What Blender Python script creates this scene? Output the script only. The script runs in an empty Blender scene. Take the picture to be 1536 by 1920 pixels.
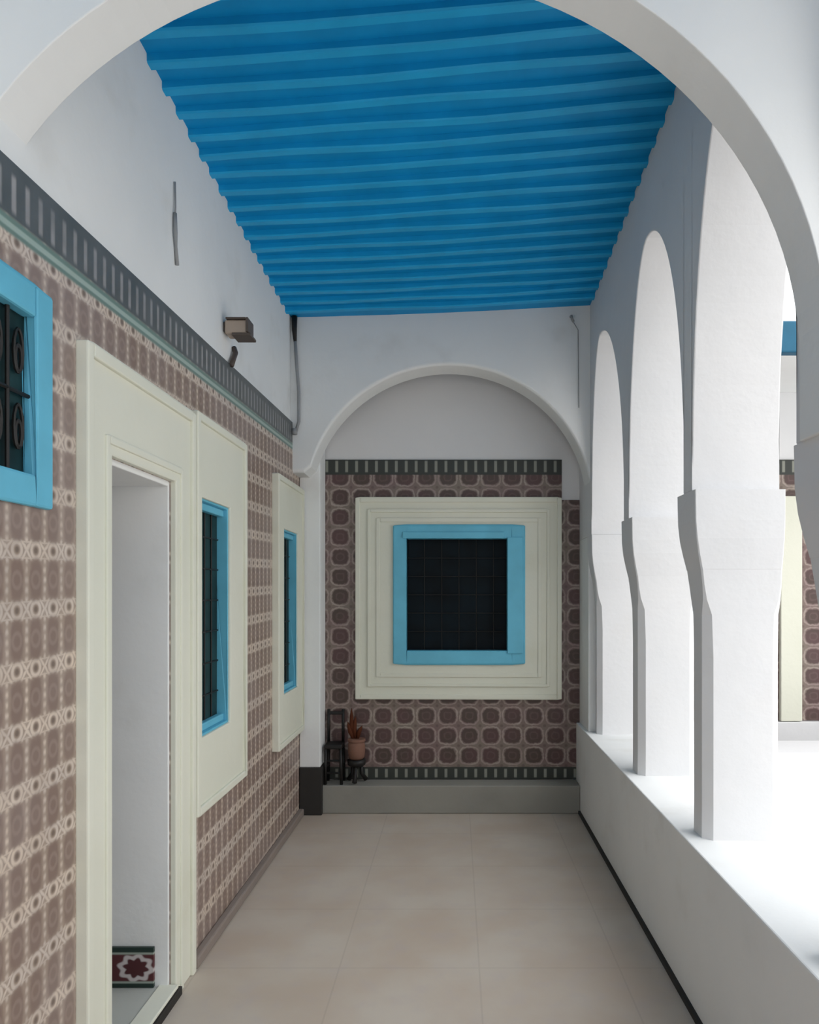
import bpy, bmesh, math, random
random.seed(4)
H = 1.6                      # eye height above the gallery floor
XL, XR = -1.15, 0.935        # gallery side planes
YB = 5.65                    # rear wall
scene = bpy.context.scene
C = scene.collection

# ------------------------------------------------------------------ helpers
def srgb(r, g, b):
    f = lambda c: ((c/255)/12.92 if c/255 <= .04045 else ((c/255+.055)/1.055)**2.4)
    return (f(r), f(g), f(b), 1)

class G:
    """small node graph builder"""
    def __init__(s, name, rough=.8, spec=.3):
        s.m = bpy.data.materials.new(name); s.m.use_nodes = True
        s.nt = s.m.node_tree; s.n = s.nt.nodes; s.l = s.nt.links
        s.b = s.n['Principled BSDF']
        s.b.inputs['Roughness'].default_value = rough
        s.b.inputs['Specular IOR Level'].default_value = spec
        g = s.n.new('ShaderNodeNewGeometry')
        x = s.n.new('ShaderNodeSeparateXYZ'); s.l.new(g.outputs['Position'], x.inputs[0])
        s.pos = g.outputs['Position']; s.x, s.y, s.z = x.outputs[0], x.outputs[1], x.outputs[2]
    def _in(s, sock, v):
        if isinstance(v, (int, float)): sock.default_value = v
        elif isinstance(v, tuple): sock.default_value = v
        else: s.l.new(v, sock)
    def m_(s, op, a, b=0., c=0.):
        n = s.n.new('ShaderNodeMath'); n.operation = op
        s._in(n.inputs[0], a); s._in(n.inputs[1], b); s._in(n.inputs[2], c)
        return n.outputs[0]
    def add(s, a, b): return s.m_('ADD', a, b)
    def sub(s, a, b): return s.m_('SUBTRACT', a, b)
    def mul(s, a, b): return s.m_('MULTIPLY', a, b)
    def step(s, v, e, w=.04):          # smooth 0->1 as v passes e
        n = s.n.new('ShaderNodeMapRange'); n.interpolation_type = 'SMOOTHSTEP'
        s._in(n.inputs[0], v); n.inputs[1].default_value = e-w; n.inputs[2].default_value = e+w
        return n.outputs[0]
    def cell(s, v, size, off=0.):      # -0.5..0.5 inside every cell
        return s.sub(s.m_('FRACT', s.mul(s.sub(v, off), 1/size)), .5)
    def mix(s, f, a, b):
        n = s.n.new('ShaderNodeMix'); n.data_type = 'RGBA'
        s._in(n.inputs[0], f); s._in(n.inputs[6], a); s._in(n.inputs[7], b)
        return n.outputs[2]
    def noise(s, scale, detail=3, vec=None):
        n = s.n.new('ShaderNodeTexNoise'); n.inputs['Scale'].default_value = scale
        n.inputs['Detail'].default_value = detail
        s.l.new(vec or s.pos, n.inputs['Vector'])
        return n.outputs['Fac']
    def bump(s, h, strength=.2, dist=.01):
        n = s.n.new('ShaderNodeBump'); n.inputs['Strength'].default_value = strength
        n.inputs['Distance'].default_value = dist; s.l.new(h, n.inputs['Height'])
        s.l.new(n.outputs[0], s.b.inputs['Normal'])
    def col(s, v): s._in(s.b.inputs['Base Color'], v); return s.m

def plain(name, c, rough=.7, spec=.3, var=.08, metal=0):
    g = G(name, rough, spec)
    d = tuple(x*(1-var) for x in c[:3])+(1,)
    u = tuple(min(1, x*(1+var*.6)) for x in c[:3])+(1,)
    g.b.inputs['Metallic'].default_value = metal
    g.bump(g.noise(60, 2), .15, .002)
    return g.col(g.mix(g.step(g.noise(6), .5, .25), d, u))

def plaster(name, c, c2, stain):
    g = G(name, .85, .2)
    base = g.mix(g.step(g.noise(1.6, 4), .5, .3), c, c2)
    st = g.step(g.noise(3.1, 6), .66, .12)
    h = g.add(g.mul(g.noise(2.2, 2), 1.), g.mul(g.noise(26, 3), .12))
    g.bump(h, .35, .03)
    return g.col(g.mix(g.mul(st, .35), base, stain))

M = {}
M['white'] = plaster('white_plaster', srgb(238,239,238), srgb(230,232,232), srgb(208,206,200))
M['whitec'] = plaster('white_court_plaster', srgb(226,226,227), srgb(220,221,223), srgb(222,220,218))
M['greyplaster'] = plaster('grey_plaster', srgb(186,188,182), srgb(176,179,174), srgb(160,160,152))
M['cream'] = plaster('cream_stone', srgb(228,228,214), srgb(222,223,208), srgb(210,208,186))
M['blue'] = plain('blue_ceiling_paint', srgb(22,166,224), .45, .35, .08)
M['blueboard'] = plain('blue_board_paint', srgb(6,146,208), .5, .3, .08)
M['skyblue'] = plain('light_blue_frame_paint', srgb(104,188,216), .5, .4, .08)
M['deepblue'] = plain('blue_eave_paint', srgb(20,92,122), .5, .4, .1)
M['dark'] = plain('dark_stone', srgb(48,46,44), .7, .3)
M['iron'] = plain('black_iron', srgb(26,25,24), .5, .4)
M['pipe'] = plain('grey_pipe', srgb(150,152,154), .6, .3)
M['brown'] = plain('brown_clay', srgb(132,98,84), .8, .2)
M['ledge'] = plaster('grey_ledge_stone', srgb(150,148,140), srgb(138,136,130), srgb(120,118,112))
M['kerb'] = plaster('kerb_stone', srgb(146,134,126), srgb(136,126,120), srgb(120,112,104))
M['rust'] = plain('rust_brown_leaf', srgb(84,44,26), .8, .2)
M['lamp'] = plain('taupe_lamp_metal', srgb(176,160,146), .6, .3)
M['lampdark'] = plain('dark_lamp_front', srgb(84,74,68), .5, .4)
M['leaf'] = plain('grey_painted_door', srgb(150,150,152), .6, .3)
M['court'] = plain('courtyard_paving', srgb(226,224,222), .8, .2)

def glass(name, c):
    g = G(name, .5, .12)
    return g.col(g.mix(g.step(g.noise(5, 3), .5, .2), c, tuple(x*2.2 for x in c[:3])+(1,)))
M['glass'] = glass('dark_window_glass', srgb(4,14,20))
M['glassg'] = glass('dark_green_window_glass', srgb(24,44,46))

def floor_mat():
    g = G('polished_beige_floor', 0.6, .15)
    a = g.mix(g.step(g.noise(2.4, 5), .5, .22), srgb(188,173,158), srgb(197,187,175))
    a = g.mix(g.mul(g.step(g.noise(9, 5), .6, .12), .3), a, srgb(184,174,172))
    px = g.m_('ABSOLUTE', g.cell(g.x, .6, .1)); py = g.m_('ABSOLUTE', g.cell(g.y, .6, .2))
    j = g.step(g.m_('MAXIMUM', px, py), .494, .004)
    g.bump(g.noise(3, 3), .08, .01)
    return g.col(g.mix(g.mul(j, .18), a, srgb(130,120,110)))
M['floor'] = floor_mat()

def tile_left():
    g = G('brown_patterned_tiles', .45, .4)
    SL = .027
    zt = g.add(g.mul(g.y, SL), H+1.060)                   # top edge of the tiling
    dn = g.sub(zt, g.z)                                   # distance under the top edge
    v = g.sub(dn, .20)
    p = g.cell(g.y, .087, 1.892); q = g.cell(v, .159)
    ap = g.m_('ABSOLUTE', p); aq = g.m_('ABSOLUTE', q)
    nz = g.sub(g.noise(38, 2), .5)
    d = g.add(g.m_('POWER', g.m_('ADD', g.m_('POWER', g.mul(ap, 2.7), 3.), g.m_('POWER', g.mul(aq, 2.6), 4.)), .5), g.mul(nz, .5))
    obl = g.sub(1., g.step(d, .8, .35))
    inner = g.mul(obl, g.sub(1., g.step(g.m_('ABSOLUTE', g.sub(g.m_('SQRT', g.add(g.m_('POWER', g.mul(p, .6), 2.), g.m_('POWER', q, 2.))), .13)), .035, .03)))
    # star and lattice lines between the oblongs
    q2 = g.sub(aq, .5)
    r = g.m_('SQRT', g.add(g.m_('POWER', ap, 2.), g.m_('POWER', g.mul(q2, 1.9), 2.)))
    ring = g.sub(1., g.step(g.m_('ABSOLUTE', g.sub(r, .24)), .07, .05))
    pe = g.sub(.5, ap)
    line = lambda v, w, s_: g.sub(1., g.step(g.m_('ABSOLUTE', v), w, s_))
    wob = g.mul(nz, .12)
    bead = g.add(.55, g.mul(.35, g.m_('COSINE', g.mul(q, 37.7))))
    vert = g.mul(line(g.add(pe, wob), .07, .06), bead)
    band = g.step(aq, .33, .04)
    diag = g.mul(band, line(g.add(g.sub(g.mul(pe, .62), g.sub(.5, aq)), wob), .045, .04))
    hor = line(g.sub(aq, .365), .016, .016)
    L = g.m_('MAXIMUM', g.m_('MAXIMUM', vert, diag), g.m_('MAXIMUM', g.mul(hor, .8), ring))
    big = g.noise(2.2, 3)
    f1 = g.step(big, .5, .2)
    dark = g.mix(f1, srgb(134,114,104), srgb(142,126,120))
    mid = g.mix(f1, srgb(158,140,126), srgb(166,150,142))
    lite = g.mix(g.step(g.noise(5, 3), .5, .2), srgb(218,202,186), srgb(206,194,184))
    c = g.mix(g.mul(L, g.add(.35, g.noise(17, 2))), mid, lite)
    c = g.mix(obl, c, dark)
    c = g.mix(g.mul(inner, .4), c, srgb(164,146,136))
    dotc = g.mul(g.sub(1., g.step(r, .10, .05)), .8)
    c = g.mix(dotc, c, srgb(112,98,88))
    # border: dark band with pale upright marks, then green line
    bp = g.m_('ABSOLUTE', g.cell(g.y, .062))
    mark = g.mul(g.step(bp, .34, .08), g.mul(g.step(dn, .035, .01), g.sub(1., g.step(dn, .13, .01))))
    bc = g.mix(g.mul(mark, g.add(.15, g.noise(11, 2))), g.mix(g.noise(7, 3), srgb(74,80,80), srgb(104,108,110)), srgb(164,162,162))
    inb = g.sub(1., g.step(dn, .145, .006))
    gl = g.mul(g.step(dn, .145, .006), g.sub(1., g.step(dn, .19, .006)))
    lin = g.sub(1., g.step(g.m_('ABSOLUTE', g.sub(dn, .168)), .008, .004))
    gc = g.mix(lin, srgb(112,136,128), srgb(160,178,170))
    c = g.mix(inb, c, bc); c = g.mix(gl, c, gc)
    g.bump(g.noise(20, 2), .1, .003)
    return g.col(c)
M['tileL'] = tile_left()

def tile_back():
    g = G('maroon_rosette_tiles', .4, .4)
    z0 = H-1.29
    p = g.cell(g.x, .1625, .02); q = g.cell(g.z, .150, z0)
    nz = g.mul(g.sub(g.noise(45, 2), .5), .12)
    d = g.add(g.m_('POWER', g.add(g.m_('POWER', g.m_('ABSOLUTE', p), 3.), g.m_('POWER', g.m_('ABSOLUTE', q), 3.)), 1/3), nz)
    sq = g.sub(1., g.step(d, .36, .03))
    out = g.sub(1., g.step(g.m_('ABSOLUTE', g.sub(d, .435)), .03, .03))
    ring = g.sub(1., g.step(g.m_('ABSOLUTE', g.sub(d, .17)), .03, .03))
    p2 = g.sub(g.m_('ABSOLUTE', p), .5); q2 = g.sub(g.m_('ABSOLUTE', q), .5)
    cr = g.m_('SQRT', g.add(g.m_('POWER', p2, 2.), g.m_('POWER', q2, 2.)))
    dot = g.sub(1., g.step(cr, .07, .03))
    dark = g.mix(g.step(g.noise(3, 3), .5, .15), srgb(76,62,56), srgb(86,62,62))
    mid = g.mix(g.step(g.noise(4, 3), .5, .2), srgb(124,112,102), srgb(118,96,94))
    lite = g.mix(g.step(g.noise(9, 3), .5, .2), srgb(166,154,144), srgb(150,130,128))
    c = g.mix(g.mul(out, g.add(.4, g.noise(14, 2))), mid, lite)
    c = g.mix(sq, c, dark)
    c = g.mix(g.mul(ring, .3), c, srgb(120,98,94))
    c = g.mix(g.mul(dot, .6), c, srgb(92,76,72))
    def border(c, lo, hi, pitch):
        m = g.mul(g.step(g.z, lo, .004), g.sub(1., g.step(g.z, hi, .004)))
        bp = g.m_('ABSOLUTE', g.cell(g.x, pitch)); mid = (lo+hi)/2
        vert = g.sub(1., g.step(g.m_('ABSOLUTE', g.sub(g.z, mid)), (hi-lo)*.34, .006))
        mk = g.mul(g.step(bp, .36, .05), vert)
        bc = g.mix(mk, srgb(50,54,50), srgb(136,138,128))
        return g.mix(m, c, bc)
    c = border(c, H+.905, H+1.03, .075)
    c = border(c, H-1.395, H-1.30, .075)
    return g.col(c)
M['tileB'] = tile_back()

def tile_piece():
    g = G('maroon_floor_tile', .4, .4)
    p = g.m_('DIVIDE', g.sub(g.x, -1.265), .11); q = g.m_('DIVIDE', g.sub(g.z, .125), .085)
    r = g.m_('SQRT', g.add(g.m_('POWER', p, 2.), g.m_('POWER', q, 2.)))
    petal = g.add(r, g.mul(g.m_('SINE', g.mul(g.m_('ARCTAN2', q, p), 8.)), .06))
    c = g.mix(g.step(petal, .42, .05), srgb(74,34,38), srgb(196,188,188))
    c = g.mix(g.step(petal, .62, .05), c, srgb(84,40,44))
    aq = g.m_('ABSOLUTE', q)
    c = g.mix(g.step(aq, .62, .04), c, srgb(150,160,150))
    c = g.mix(g.step(aq, .72, .03), c, srgb(34,52,46))
    c = g.mix(g.step(g.m_('ABSOLUTE', p), .86, .02), c, srgb(40,44,42))
    return g.col(c)
M['tileP'] = tile_piece()

def obj(name, bm, mat, parent=None, bevel=0, smooth=False, seg=2):
    bmesh.ops.remove_doubles(bm, verts=bm.verts, dist=1e-5)
    bmesh.ops.recalc_face_normals(bm, faces=bm.faces)
    me = bpy.data.meshes.new(name); bm.to_mesh(me); bm.free()
    o = bpy.data.objects.new(name, me); C.objects.link(o)
    if not isinstance(mat, (list, tuple)): mat = [mat]
    for m in mat: me.materials.append(m if not isinstance(m, str) else M[m])
    if smooth:
        for p in me.polygons: p.use_smooth = True
    if bevel:
        md = o.modifiers.new('bevel', 'BEVEL'); md.width = bevel; md.segments = seg
        md.limit_method = 'ANGLE'; md.angle_limit = math.radians(50)
    if parent: 
        o.parent = parent
        o.location = -parent.location if parent.type == 'EMPTY' else (0,0,0)
    return o

def tag(o, label=None, cat=None, group=None, kind=None):
    if label: o['label'] = label
    if cat: o['category'] = cat
    if group: o['group'] = group
    if kind: o['kind'] = kind
    return o
def struct(o, label=None, cat=None): return tag(o, label, cat, kind='structure')
def empty(name, loc=(0,0,0)):
    o = bpy.data.objects.new(name, None); C.objects.link(o); o.location = loc
    o.empty_display_size = .1
    return o

def box(bm, x0, x1, y0, y1, z0, z1):
    v = [bm.verts.new(p) for p in ((x0,y0,z0),(x1,y0,z0),(x1,y1,z0),(x0,y1,z0),(x0,y0,z1),(x1,y0,z1),(x1,y1,z1),(x0,y1,z1))]
    for f in ((0,3,2,1),(4,5,6,7),(0,1,5,4),(1,2,6,5),(2,3,7,6),(3,0,4,7)): bm.faces.new([v[i] for i in f])
def B(*a):
    bm = bmesh.new()
    for q in ([a] if not isinstance(a[0], tuple) else a): box(bm, *q)
    return bm

def tube(bm, pts, r, n=10, taper=None):
    from mathutils import Vector
    P = [Vector(p) for p in pts]; rings = []
    for i, p in enumerate(P):
        t = (P[min(i+1, len(P)-1)]-P[max(i-1, 0)]).normalized()
        a = t.orthogonal().normalized() if i == 0 else (prev - t*prev.dot(t)).normalized()
        prev = a; b = t.cross(a)
        rr = r if taper is None else r*taper[i]
        rings.append([bm.verts.new(p+a*math.cos(k*2*math.pi/n)*rr+b*math.sin(k*2*math.pi/n)*rr) for k in range(n)])
    for i in range(len(rings)-1):
        for k in range(n): bm.faces.new((rings[i][k], rings[i][(k+1)%n], rings[i+1][(k+1)%n], rings[i+1][k]))
    bm.faces.new(rings[0][::-1]); bm.faces.new(rings[-1])

def lathe(bm, cx, cy, prof, n=20):
    rings = [[bm.verts.new((cx+r*math.cos(k*2*math.pi/n), cy+r*math.sin(k*2*math.pi/n), z)) for k in range(n)] for r, z in prof]
    for i in range(len(rings)-1):
        for k in range(n): bm.faces.new((rings[i][k], rings[i][(k+1)%n], rings[i+1][(k+1)%n], rings[i+1][k]))
    bm.faces.new(rings[0][::-1]); bm.faces.new(rings[-1])

def grid_wall(us, zs, holes, t0, t1, axis, zf=None):
    """slab with rectangular openings; axis 'y' = runs along Y (thickness in X)"""
    bm = bmesh.new(); V = {}
    us = sorted(set(us)); zs = sorted(set(zs))
    def vt(i, j, t):
        k = (i, j, t)
        if k not in V:
            u, z, w = us[i], zs[j], (t0, t1)[t]
            if zf: z = zf(u, z)
            V[k] = bm.verts.new((w, u, z) if axis == 'y' else (u, w, z))
        return V[k]
    def solid(i, j):
        if not (0 <= i < len(us)-1 and 0 <= j < len(zs)-1): return False
        u, z = (us[i]+us[i+1])/2, (zs[j]+zs[j+1])/2
        return not any(a < u < b and c < z < d for a, b, c, d in holes)
    for i in range(len(us)-1):
        for j in range(len(zs)-1):
            if not solid(i, j): continue
            for t in (0, 1): bm.faces.new([vt(i,j,t), vt(i+1,j,t), vt(i+1,j+1,t), vt(i,j+1,t)])
            if not solid(i-1, j): bm.faces.new([vt(i,j,0), vt(i,j,1), vt(i,j+1,1), vt(i,j+1,0)])
            if not solid(i+1, j): bm.faces.new([vt(i+1,j,0), vt(i+1,j,1), vt(i+1,j+1,1), vt(i+1,j+1,0)])
            if not solid(i, j-1): bm.faces.new([vt(i,j,0), vt(i,j,1), vt(i+1,j,1), vt(i+1,j,0)])
            if not solid(i, j+1): bm.faces.new([vt(i,j+1,0), vt(i,j+1,1), vt(i+1,j+1,1), vt(i+1,j+1,0)])
    return bm

def profile_wall(pts, ztop, t0, t1, axis):
    """slab whose lower edge follows pts [(u,z)...] and whose top is ztop(u)"""
    bm = bmesh.new()
    P = lambda u, w, z: bm.verts.new((w, u, z) if axis == 'y' else (u, w, z))
    rows = [(P(u,t0,z), P(u,t1,z), P(u,t0,ztop(u)), P(u,t1,ztop(u))) for u, z in pts]
    for a, b in zip(rows, rows[1:]):
        bm.faces.new((a[0], a[1], b[1], b[0]))
        if abs(a[0].co[1 if axis=='y' else 0]-b[0].co[1 if axis=='y' else 0]) < 1e-6: continue
        bm.faces.new((a[0], b[0], b[2], a[2])); bm.faces.new((a[1], a[3], b[3], b[1]))
        bm.faces.new((a[2], b[2], b[3], a[3]))
    bm.faces.new((rows[0][0], rows[0][2], rows[0][3], rows[0][1]))
    bm.faces.new((rows[-1][0], rows[-1][1], rows[-1][3], rows[-1][2]))
    return bm

def arch_pts(u0, ua, u1, z0, b, zb, n=40):
    """opening from u0 to u1 with its crown at ua, springing z0, rise b, starting at zb"""
    r = [(u0, zb)]
    for k in range(n+1):
        t = math.pi*(1-k/n); c = math.cos(t)
        r.append((ua + c*((ua-u0) if c < 0 else (u1-ua)), z0+b*math.sin(t)))
    r.append((u1, zb))
    return r

# ------------------------------------------------------------------ floor, ceiling
fl = struct(obj('floor', B(XL-.45, .93, -2.5, YB+.02, -.1, 0), 'floor'))
struct(obj('floor_courtyard', B(1.5, 9, -6, YB+.02, -.14, -.04), 'court'))

def czl(y): return H+1.90+.034*(5.2-y)
def czr(y): return H+1.985+.07*(5.2-y)
def ceil_z(x, y):
    t = (x-XL)/(XR-XL)
    return czl(y)*(1-t)+czr(y)*t - .012*math.sin(max(0, min(1, t))*math.pi)
bm = bmesh.new()
ys = [-2.5, 1.85, 2.9, 4.0, 5.3, YB+.2]; xs = [XL-.05+(XR-XL+.2)*i/6 for i in range(7)]
for dz in (.032, .12):
    vv = [[bm.verts.new((x, y, ceil_z(x, y)+dz)) for x in xs] for y in ys]
    for i in range(len(ys)-1):
        for j in range(6): bm.faces.new((vv[i][j], vv[i][j+1], vv[i+1][j+1], vv[i+1][j]))
struct(obj('ceiling', bm, 'blueboard'))

# joists
y = 2.08; k = 0
while y < 5.12:
    bm = bmesh.new(); w = .048; n = 10
    ring = []
    x0, x1 = XL-.04, XR+.03
    for i in range(n+1):
        x = x0+(x1-x0)*i/n; yy = y+.004*math.sin(i*.9+k); z = ceil_z(x, y)+.003*math.sin(i*1.3+k*2)
        ring.append([bm.verts.new((x, yy+a, z+c)) for a, c in ((0,.05),(0,.006),(.006,0),(w-.006,0),(w,.006),(w,.05))])
    for a, b in zip(ring, ring[1:]):
        for q in range(6): bm.faces.new((a[q], a[(q+1)%6], b[(q+1)%6], b[q]))
    bm.faces.new(ring[0]); bm.faces.new(ring[-1][::-1])
    o = obj('ceiling_joist', bm, 'blue')
    tag(o, 'blue painted wooden joist running across the blue gallery ceiling', 'beam', 'blue joists across the ceiling')
    y += .140; k += 1

# ------------------------------------------------------------------ left wall
D1 = (2.424, 2.975, -1, H+.45)                 # doorway
W1 = (1.46, 2.06, H+.25, H+.81)                # near blue window
W2 = (3.245, 3.69, H-.645, H+.445)             # middle window
W3 = (4.80, 5.26, H-.665, H+.445)              # far window
holes = [D1, W1, W2, W3]
us = [-2.5, YB+.2]; zs = [0, 4.2]
for a, b, c, d in holes: us += [a, b]; zs += [max(c, 0), d]
wl = struct(obj('wall_left', grid_wall(us, zs, holes, XL-.35, XL, 'y'), 'white'))
ZT = H+1.060
us2 = [u for u in us if u != YB+.2]+[YB-.001]; zs2 = [z for z in zs if z != 4.2]+[ZT]
tag(obj('tile_cladding', grid_wall(us2, zs2, holes, XL-.001, XL+.012, 'y', lambda u, z: z+.027*u if z == ZT else z), 'tileL', wl),
    'brown and cream patterned tiles with a dark top border')
# low kerb along the foot of the wall
struct(obj('baseboard_left', B((XL+.012, XL+.05, 3.185, 5.41, 0, .05), (XL+.012, XL+.05, -2.5, 2.23, 0, .05)), 'kerb', bevel=.008))

def frame_ring(u0, u1, z0, z1, w, t0, t1, axis='y'):
    bm = bmesh.new()
    def q(a, b, c, d):
        if axis == 'y': box(bm, t0, t1, a, b, c, d)
        else: box(bm, a, b, t0, t1, c, d)
    q(u0, u0+w, z0, z1); q(u1-w, u1, z0, z1); q(u0+w, u1-w, z0, z0+w); q(u0+w, u1-w, z1-w, z1)
    return bm
def surround(parent, outer, hole, t, axis, d=1, base=.012):
    """cream moulded surround: flat slab with a hole plus two raised fillets"""
    u0, u1, z0, z1 = outer; a, b, c, e = hole
    s = obj('surround', grid_wall([u0+.005,a,b,u1-.005], [z0+.005,max(c,z0),e,z1-.005], [hole], t-d*.002, t+d*.030, axis), 'cream', parent, bevel=.006)
    w = .035
    f = frame_ring(u0, u1, z0, z1, w, t-d*.004, t+d*.044, axis)
    obj('moulding', f, 'cream', s, bevel=.006)
    return s

# doorway
dr = struct(bpy.data.objects.new('door_1', None)); C.objects.link(dr); dr.location = (XL, 2.7, 0)
u0, u1 = 2.235, 3.17
bm = grid_wall([u0+.005, 2.424, 2.975, u1-.005], [0, H+.45, H+.76], [(2.424, 2.975, -1, H+.45)], XL+.010, XL+.036, 'y')
s = obj('surround', bm, 'cream', dr, bevel=.006)
obj('moulding', B((XL+.008, XL+.050, u0, u0+.04, 0, H+.765), (XL+.008, XL+.050, u1-.04, u1, 0, H+.765),
                 (XL+.008, XL+.050, u0+.04, u1-.04, H+.725, H+.765)), 'cream', s, bevel=.006)
obj('moulding', B((XL+.012, XL+.044, 2.37, 2.395, 0, H+.51), (XL+.012, XL+.044, 3.015, 3.04, 0, H+.51),
                 (XL+.012, XL+.044, 2.395, 3.015, H+.485, H+.51)), 'cream', s, bevel=.005)
tag(obj('door_leaf', B((XL-.34, XL-.30, 2.40, 3.02, .035, H+.47),(XL-.31, XL-.285, 2.50, 2.90, .3, 1.0),(XL-.31, XL-.285, 2.50, 2.90, 1.15, 1.9)), 'leaf', dr, bevel=.004), 'grey painted door leaf deep in the doorway')
obj('lining', B((XL-.3, XL+.008, 2.965, 2.985, .0, H+.45), (XL-.3, XL+.008, 2.414, 2.43, .0, H+.45), (XL-.3, XL+.008, 2.43, 2.965, H+.43, H+.46)), 'white', dr, bevel=.004)
tag(obj('threshold', B(XL-.34, XL+.036, 2.43, 2.965, .0, .045), 'greyplaster', dr, bevel=.005), 'pale grey stone threshold')
obj('nosing', B(XL-.03, XL+.047, 2.43, 2.972, .036, .050), 'cream', dr, bevel=.004)
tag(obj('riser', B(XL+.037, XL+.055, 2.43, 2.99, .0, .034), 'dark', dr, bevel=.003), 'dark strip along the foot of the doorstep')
tag(obj('skirting_tile', B(XL-.235, XL-.045, 2.950, 2.9645, .046, .205), 'tileP', dr, bevel=.002), 'patterned maroon and green tile at the foot of the door reveal')

def bars(parent, u0, u1, z0, z1, t, axis, nu, nz, r=.006, scroll=False):
    bm = bmesh.new(); P = lambda u, z: (t, u, z) if axis == 'y' else (u, t, z)
    for i in range(1, nu+1):
        u = u0+(u1-u0)*i/(nu+1); tube(bm, [P(u, z0), P(u, z1)], r, 6)
    for j in range(1, nz+1):
        z = z0+(z1-z0)*j/(nz+1); tube(bm, [P(u0, z), P(u1, z)], r, 6)
    if scroll:
        for i in range(nu+1):
            uc = u0+(u1-u0)*(i+.5)/(nu+1)
            for sgn in (-1, 1):
                for zc in (z0+(z1-z0)*.27, z0+(z1-z0)*.73):
                    pts = []
                    for a in range(15):
                        th = a/14*math.pi*2.2; rr = .034*(1-a/20)
                        pts.append(P(uc+sgn*rr*math.sin(th)*.7, zc+rr*math.cos(th)*2))
                    tube(bm, pts, r*.8, 5)
    return obj('grille', bm, 'iron', parent)

# near window: blue casing straight on the tiles
w = struct(empty('window_1', (XL, 1.76, H+.2)))
a = obj('window_frame', frame_ring(1.36, 2.08, H+.235, H+.825, .085, XL-.01, XL+.030), 'skyblue', w, bevel=.008)
obj('pane', B(XL-.018, XL-.008, W1[0], W1[1], W1[2], W1[3]), 'glassg', w)
bars(w, 1.44, 2.0, H+.315, H+.745, XL+.004, 'y', 5, 1, .006, True)

def side_window(name, Wh, outer):
    w = struct(empty(name, (XL, (Wh[0]+Wh[1])/2, Wh[2]-.1)))
    surround(w, outer, (Wh[0]+.02, Wh[1]-.02, Wh[2]+.02, Wh[3]-.02), XL+.012, 'y')
    obj('window_frame', frame_ring(Wh[0], Wh[1], Wh[2], Wh[3], .03, XL-.055, XL+.030), 'skyblue', w, bevel=.004)
    obj('rail', B((XL-.021, XL+.012, Wh[0]+.03, Wh[1]-.03, Wh[2]+.03, Wh[2]+.065), (XL-.021, XL+.012, Wh[0]+.03, Wh[1]-.03, Wh[3]-.065, Wh[3]-.03)), 'skyblue', w, bevel=.006)
    obj('pane', B(XL-.035, XL-.022, Wh[0], Wh[1], Wh[2], Wh[3]), 'glassg', w)
    bars(w, Wh[0]+.03, Wh[1]-.03, Wh[2]+.03, Wh[3]-.03, XL-.018, 'y', 3, 6, .004)
    return w
side_window('window_2', W2, (3.172, 3.925, H-.95, H+.785))
side_window('window_3', W3, (4.62, 5.405, H-.975, H+.755))

# ------------------------------------------------------------------ rear wall
HB = (-.472, .520, H-.52, H+.52)
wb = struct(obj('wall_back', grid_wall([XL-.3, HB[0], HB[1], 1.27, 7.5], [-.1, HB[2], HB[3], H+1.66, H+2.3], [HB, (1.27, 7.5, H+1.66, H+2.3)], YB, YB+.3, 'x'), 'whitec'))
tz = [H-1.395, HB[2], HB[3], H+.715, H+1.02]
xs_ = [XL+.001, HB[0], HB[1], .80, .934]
tag(obj('tile_cladding', grid_wall(xs_, tz, [HB, (.80, .934, H+.715, H+1.02)], YB+.001, YB-.012, 'x'), 'tileB', wb), 'maroon rosette tiles with a dark small-patterned border')  # upper right corner cut out: pale plaster there stands in for a light shaft
tag(obj('tile_cladding', B(1.5, 7.5, YB-.012, YB+.001, H-.95, H+1.02), 'tileB', wb), 'maroon rosette tiles beyond the arcade')
struct(obj('trim_5', B((XL+.012, .908, 5.45, YB-.013, 0, .205),), 'ledge', bevel=.008), 'low grey stone ledge along the foot of the rear wall', 'ledge')
w = struct(empty('window_4', (0, YB, H-.85)))
s = surround(w, (-.755, .795, H-.785, H+.728), (HB[0]+.02, HB[1]-.02, HB[2]+.02, HB[3]-.02), YB-.012, 'x', -1)
obj('moulding', frame_ring(-.665, .705, H-.69, H+.64, .022, YB-.012, YB-.054, 'x'), 'cream', s, bevel=.005)
obj('moulding', frame_ring(-.60, .645, H-.62, H+.575, .03, YB-.012, YB-.050, 'x'), 'cream', s, bevel=.005)
obj('window_frame', frame_ring(HB[0], HB[1], HB[2], HB[3], .10, YB-.062, YB+.04, 'x'), 'skyblue', w, bevel=.010)
obj('casing', B((.385, .50, YB-.075, YB+.02, H-.44, H+.43), (-.40, .36, YB-.075, YB-.06, H+.42, H+.47)), 'skyblue', w, bevel=.005)
obj('pane', B(HB[0], HB[1], YB+.09, YB+.1, HB[2], HB[3]), 'glass', w)
bars(w, HB[0]+.1, HB[1]-.1, HB[2]+.1, HB[3]-.1, YB+.05, 'x', 5, 5, .004)

# white pilaster with a dark plinth in the left corner
p = struct(empty('trim_1', (XL+.08, 5.5, 0)))
obj('pilaster', B(XL+.013, -.985, 5.42, YB-.012, .345, H+1.6), 'white', p, bevel=.008)
tag(obj('plinth', B(XL+.013, -.972, 5.41, YB-.013, 0, .345), 'dark', p, bevel=.006), 'dark plinth')

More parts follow.
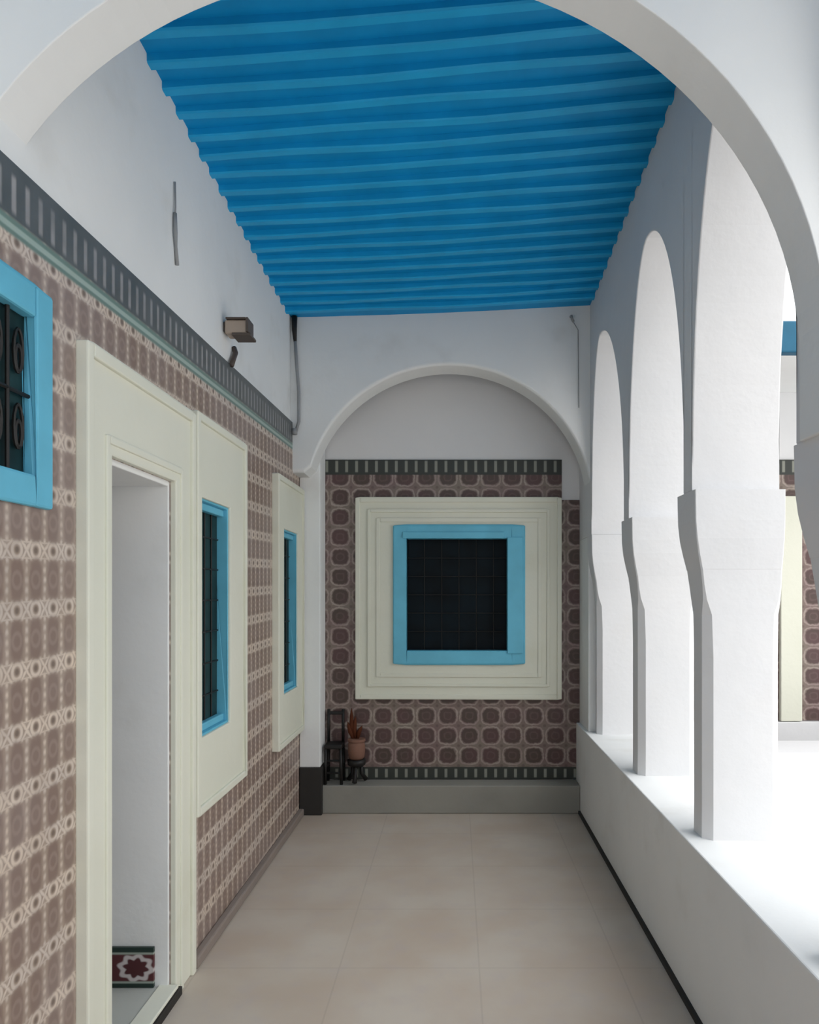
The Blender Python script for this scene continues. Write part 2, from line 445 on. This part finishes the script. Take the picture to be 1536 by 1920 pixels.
# roofline and trims of the courtyard wing
struct(obj('trim_2', B(1.40, 7.5, 4.60, 4.68, H+1.495, H+1.69), 'deepblue', bevel=.01))
struct(obj('ceiling_wing', B(1.40, 7.5, 4.68, YB, H+1.53, H+1.66), 'white', bevel=.005))
s = struct(obj('trim_3', grid_wall([2.44, 2.60], [H-.95, H+.74], [], YB-.012, YB-.05, 'x'), 'cream', bevel=.006))

# ------------------------------------------------------------------ cross walls with arches
zt_ = lambda u: ceil_z(u, 2.0)+.06
n = 56; pts = []
cx, a_, z0, b_ = -.21, 1.13, H+.626, 1.04
for k in range(n+1):
    t = math.pi*(1-k/n); u = cx+a_*math.cos(t)
    if u >= XL-.02: pts.append((u, z0+b_*math.sin(t)))
pts = [(XL-.02, z0+b_*math.sqrt(1-((XL-.02-cx)/a_)**2))]+pts
pts[-1] = (.92, H+.41); pts.append((XR+.005, H+.41))
struct(obj('wall_near', profile_wall(pts, lambda u: H+2.6, 1.85, 2.0, 'x'), 'white', bevel=.008))

pts = [(XL-.02, H+.85), (-1.06, H+.85)]
for k in range(n+1):
    t = math.pi*(1-k/n); u = -.05+1.0*math.cos(t); z = H+.62+.98*math.sin(t)
    if u > -1.035 and z > H+.85 and u < XR+.02: pts.append((u, z))
pts += [(XR+.02, H+.70)]
struct(obj('wall_far', profile_wall(pts, lambda u: ceil_z(u, 5.2)+.06, 5.2, 5.44, 'x'), 'white', bevel=.022, seg=4))

# ------------------------------------------------------------------ arcade on the right
ZC = H+.41
pts = [(-2.5, ZC), (-2.0, ZC)]
def arch(u0, ua, u1, b, z0=H+.5): 
    global pts
    pts += arch_pts(u0, ua, u1, z0, b, ZC)
arch(-1.95, -1.4, -.75, 1.3)
arch(-.55, .1, .68, 1.3)
arch(.88, 1.4, 1.86, 1.3)
arch(2.05, 2.50, 2.955, 1.40)
arch(3.065, 3.66, 4.035, 1.25)
arch(4.155, 4.85, 5.145, 1.19)
pts += [(5.30, ZC), (YB, ZC)]
struct(obj('wall_right', profile_wall(pts, lambda u: czr(u)+.25, XR, 1.28, 'y'), 'whitec', bevel=.006))
struct(obj('wall_corner', B(XR, 1.28, 5.27, YB, .634, ZC), 'white', bevel=.005))

def column(y0, y1, label):
    r = empty('arcade_column', (1.1, (y0+y1)/2, .634))
    tag(r, label, 'column', 'white arcade columns')
    def sec(z, ins, ch):
        xa, xb, ya, yb = XR-.004+ins, 1.284-ins*.1, y0+ins*.6, y1-ins*.9
        return [(xa+ch,ya,z),(xb-ch,ya,z),(xb,ya+ch,z),(xb,yb-ch,z),(xb-ch,yb,z),(xa+ch,yb,z),(xa,yb-ch,z),(xa,ya+ch,z)]
    def loft(secs):
        bm = bmesh.new(); R = [[bm.verts.new(p) for p in s] for s in secs]
        for p_, q in zip(R, R[1:]):
            for i in range(8): bm.faces.new((p_[i], p_[(i+1)%8], q[(i+1)%8], q[i]))
        bm.faces.new(R[0][::-1]); bm.faces.new(R[-1]); return bm
    obj('capital', loft([sec(H+.10,.030,.006), sec(H+.16,.018,.005), sec(H+.22,.008,.004), sec(H+.29,.002,.003), sec(H+.41,0,.003)]), 'whitec', r)
    obj('shaft', loft([sec(.634,.046,.034), sec(.75,.047,.034), sec(H-.25,.047,.034), sec(H-.08,.045,.030), sec(H-.02,.043,.012), sec(H+.04,.038,.006), sec(H+.0999,.031,.006)]), 'whitec', r)
    return r
column(1.85, 2.06, 'white column standing nearest the camera at the right frame edge, only its flared capital seen')
column(2.905, 3.14, 'widest white column in full view, standing nearest on the parapet')
column(3.95, 4.20, 'middle white column standing between the nearest and the farthest one')
column(5.12, 5.29, 'farthest white column, half engaged in the corner by the far arch')
struct(obj('wall_pier', B((XR+.01, 1.28, .68, .88, .634, ZC), (XR+.01, 1.28, -.75, -.55, .634, ZC), (XR+.01, 1.28, -2.5, -1.95, .634, ZC)), 'whitec', bevel=.01))

pr = struct(obj('wall_parapet', B(.909, 1.55, -2.5, YB, 0, .634), 'white', bevel=.006))
struct(obj('wall_courtyard', B(1.55, 7.5, 4.55, 4.95, -.05, .634), 'whitec', bevel=.01))
struct(obj('trim_4', B(1.5, 7.5, YB-.06, YB-.001, -.05, H-.955), 'whitec', bevel=.005))
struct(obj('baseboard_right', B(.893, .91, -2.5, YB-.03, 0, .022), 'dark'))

# ------------------------------------------------------------------ small things
r = empty('wall_lamp', (XL, 3.72, H+1.32))
tag(r, 'small taupe box lamp fixed high on the white left wall above the tiles', 'lamp')
obj('housing', B(XL+.012, XL+.125, 3.67, 3.76, H+1.285, H+1.352), 'lamp', r, bevel=.008)
obj('rim', B((XL+.02, XL+.118, 3.658, 3.765, H+1.352, H+1.362), (XL+.118, XL+.130, 3.66, 3.765, H+1.29, H+1.362)), 'lampdark', r, bevel=.003)
tag(obj('lens', B((XL+.05, XL+.142, 3.66, 3.77, H+1.272, H+1.286),), 'lampdark', r, bevel=.003), 'dark lower lip')
obj('bracket', B(XL, XL+.014, 3.69, 3.75, H+1.30, H+1.35), 'lampdark', r, bevel=.003)

bm = bmesh.new(); tube(bm, [(XL+.008, 3.84, H+1.27), (XL+.02, 3.83, H+1.24), (XL+.018, 3.80, H+1.20), (XL+.02, 3.76, H+1.155)], .013, 8)
o = obj('cable_stub', bm, 'lampdark', smooth=True)
tag(o, 'short dark stub of cable where the white plaster meets the tiles, below the box lamp', 'cable')

bm = bmesh.new()
tube(bm, [(XL+.006, 3.04, H+1.68), (XL+.008, 3.04, H+1.58), (XL+.008, 3.035, H+1.52)], .004, 6)
tube(bm, [(XL+.008, 3.035, H+1.55), (XL+.012, 3.03, H+1.47), (XL+.008, 3.045, H+1.42), (XL+.008, 3.06, H+1.35)], .008, 8, [1,1.1,.8,1])
o = obj('wall_cable', bm, 'pipe', smooth=True)
tag(o, 'short grey loose wire hanging on bare white wall nearest the camera', 'cable')

r = empty('corner_pipe', (XL+.03, 5.18, H+1.1))
tag(r, 'thin grey pipe with a dark top running down the left corner under the ceiling', 'pipe')
bm = bmesh.new(); tube(bm, [(XL+.035, 5.178, H+1.76), (XL+.045, 5.178, H+1.60), (XL+.06, 5.178, H+1.4), (XL+.06, 5.178, H+1.2), (XL+.04, 5.178, H+1.13)], .011, 8)
obj('pipe_run', bm, 'pipe', r, smooth=True)
bm = bmesh.new(); tube(bm, [(XL+.03, 5.176, H+1.93), (XL+.03, 5.176, H+1.84), (XL+.035, 5.178, H+1.755)], .016, 8, [1.3,1.1,.7])
tag(obj('pipe_top', bm, 'iron', r, smooth=True), 'dark upper end')
bm = bmesh.new(); tube(bm, [(XL+.03, 5.176, H+1.15), (XL+.03, 5.176, H+1.11)], .02, 10)
obj('pipe_clamp', bm, 'pipe', r, smooth=True)

bm = bmesh.new(); tube(bm, [(.80, 5.2, H+1.935), (.80, 5.17, H+1.93), (.805, 5.165, H+1.905), (.815, 5.18, H+1.895)], .009, 8)
tube(bm, [(.815, 5.185, H+1.895), (.85, 5.19, H+1.84), (.855, 5.19, H+1.3)], .003, 6)
tag(obj('wall_hook', bm, 'pipe', smooth=True), 'tiny grey hook with thin wire, top right on the far arch wall', 'hook')

# chair: black, narrow, on the ledge in the rear wall's left corner
ZL = .205
def chair():
    x0, x1, y0, y1 = -.968, -.835, 5.47, 5.62
    r = empty('chair', ((x0+x1)/2, 5.54, ZL)); tag(r, 'small black metal chair in the dark far left corner beside the brown pot', 'chair')
    obj('seat', B(x0, x1, y0, y1, .465, .50), 'iron', r, bevel=.01)
    for x in (x0+.012, x1-.012):
        for yy in (y0+.014, y1-.014):
            bm = bmesh.new(); tube(bm, [(x, yy, .47), (x+(.006 if x > -.9 else -.004), yy, ZL)], .012, 8); obj('leg', bm, 'iron', r, smooth=True)
    b = obj('backrest', B(x0+.006, x1-.006, y1-.022, y1-.006, .70, .725), 'iron', r, bevel=.006)
    for x in (x0+.012, x1-.012):
        bm = bmesh.new(); tube(bm, [(x, y1-.014, .49), (x, y1-.012, .74)], .011, 8); obj('back_post', bm, 'iron', b, smooth=True)
    bm = bmesh.new()
    for z in (.29, .38): tube(bm, [(x0+.012, y0+.014, z), (x1-.012, y0+.014, z)], .009, 6)
    for x in (x0+.012, x1-.012): tube(bm, [(x, y0+.014, .33), (x, y1-.014, .33)], .008, 6)
    obj('stretcher', bm, 'iron', r)
chair()

def stand():
    cx, cy = -.738, 5.545
    r = empty('plant_stand', (cx, cy, ZL)); tag(r, 'dark splay-legged stand carrying a brown pot before the tiled rear wall', 'stand')
    bm = bmesh.new(); lathe(bm, cx, cy, [(.045,.325),(.066,.34),(.07,.375),(.03,.38)], 16); obj('top', bm, 'iron', r, smooth=True)
    for k in range(3):
        a = k*2.094+.45; bm = bmesh.new(); c, s_ = math.cos(a), math.sin(a)
        tube(bm, [(cx+.035*c, cy+.035*s_, .345), (cx+.04*c, cy+.04*s_, .27), (cx+.075*c, cy+.075*s_, ZL+.016)], .014, 8, [1.1,1,1.3])
        obj('leg', bm, 'iron', r, smooth=True)
    r = empty('plant_pot', (cx, cy, .38)); tag(r, 'squat brown clay pot on the dark splay-legged stand', 'pot')
    bm = bmesh.new(); lathe(bm, cx, cy, [(.045,.38),(.058,.395),(.064,.44),(.064,.48),(.058,.51)], 20); obj('body', bm, 'brown', r, smooth=True)
    bm = bmesh.new(); lathe(bm, cx, cy, [(.054,.51),(.066,.513),(.066,.53),(.05,.532)], 20); obj('rim', bm, 'brown', r)
    r = empty('dry_plant', (cx, cy, .53)); tag(r, 'dry rust brown plume of leaves rising from the brown pot', 'plant')
    for i, (dx, h, lean) in enumerate(((-.035,.23,.0),(-.015,.17,.01),(.015,.10,.03),(-.045,.13,-.02))):
        bm = bmesh.new()
        tube(bm, [(cx+dx*.5, cy, .52), (cx+dx, cy-.01, .53+h*.4), (cx+dx+lean*.5, cy-.015, .53+h*.75), (cx+dx+lean, cy-.01, .53+h)], .017, 8, [.4,1,.8,.1])
        obj('leaf', bm, 'rust', r, smooth=True)
stand()

# ------------------------------------------------------------------ light
wd = bpy.data.worlds.new('world'); scene.world = wd; wd.use_nodes = True
nt = wd.node_tree; bg = nt.nodes['Background']
tc = nt.nodes.new('ShaderNodeTexCoord'); sx = nt.nodes.new('ShaderNodeSeparateXYZ')
nt.links.new(tc.outputs['Generated'], sx.inputs[0])
mr = nt.nodes.new('ShaderNodeMapRange'); mr.inputs[1].default_value = -.05; mr.inputs[2].default_value = .8
nt.links.new(sx.outputs[2], mr.inputs[0])
mx = nt.nodes.new('ShaderNodeMix'); mx.data_type = 'RGBA'
mx.inputs[6].default_value = (1.25, 1.24, 1.21, 1); mx.inputs[7].default_value = (.9, .9, .9, 1)
nt.links.new(mr.outputs[0], mx.inputs[0]); nt.links.new(mx.outputs[2], bg.inputs['Color'])
bg.inputs['Strength'].default_value = .92

sun = bpy.data.lights.new('sun', 'SUN'); sun.energy = 1.5; sun.angle = math.radians(70)
so = bpy.data.objects.new('sun', sun); C.objects.link(so)
from mathutils import Vector
so.rotation_euler = Vector((-.5, .22, -.9)).to_track_quat('-Z', 'Y').to_euler()

# ------------------------------------------------------------------ camera
cam = bpy.data.cameras.new('camera'); co = bpy.data.objects.new('camera', cam); C.objects.link(co)
co.location = (0, 0, H); co.rotation_euler = (math.pi/2, 0, 0)
cam.sensor_fit = 'VERTICAL'; cam.sensor_height = 36; cam.lens = 1400/1920*36
cam.shift_x = -87/1920; cam.shift_y = 155/1920
cam.clip_start = .02
scene.camera = co
vs = scene.view_settings
vs.view_transform = 'Standard'; vs.look = 'None'; vs.gamma = 1; vs.use_curve_mapping = False
vs.exposure = .80
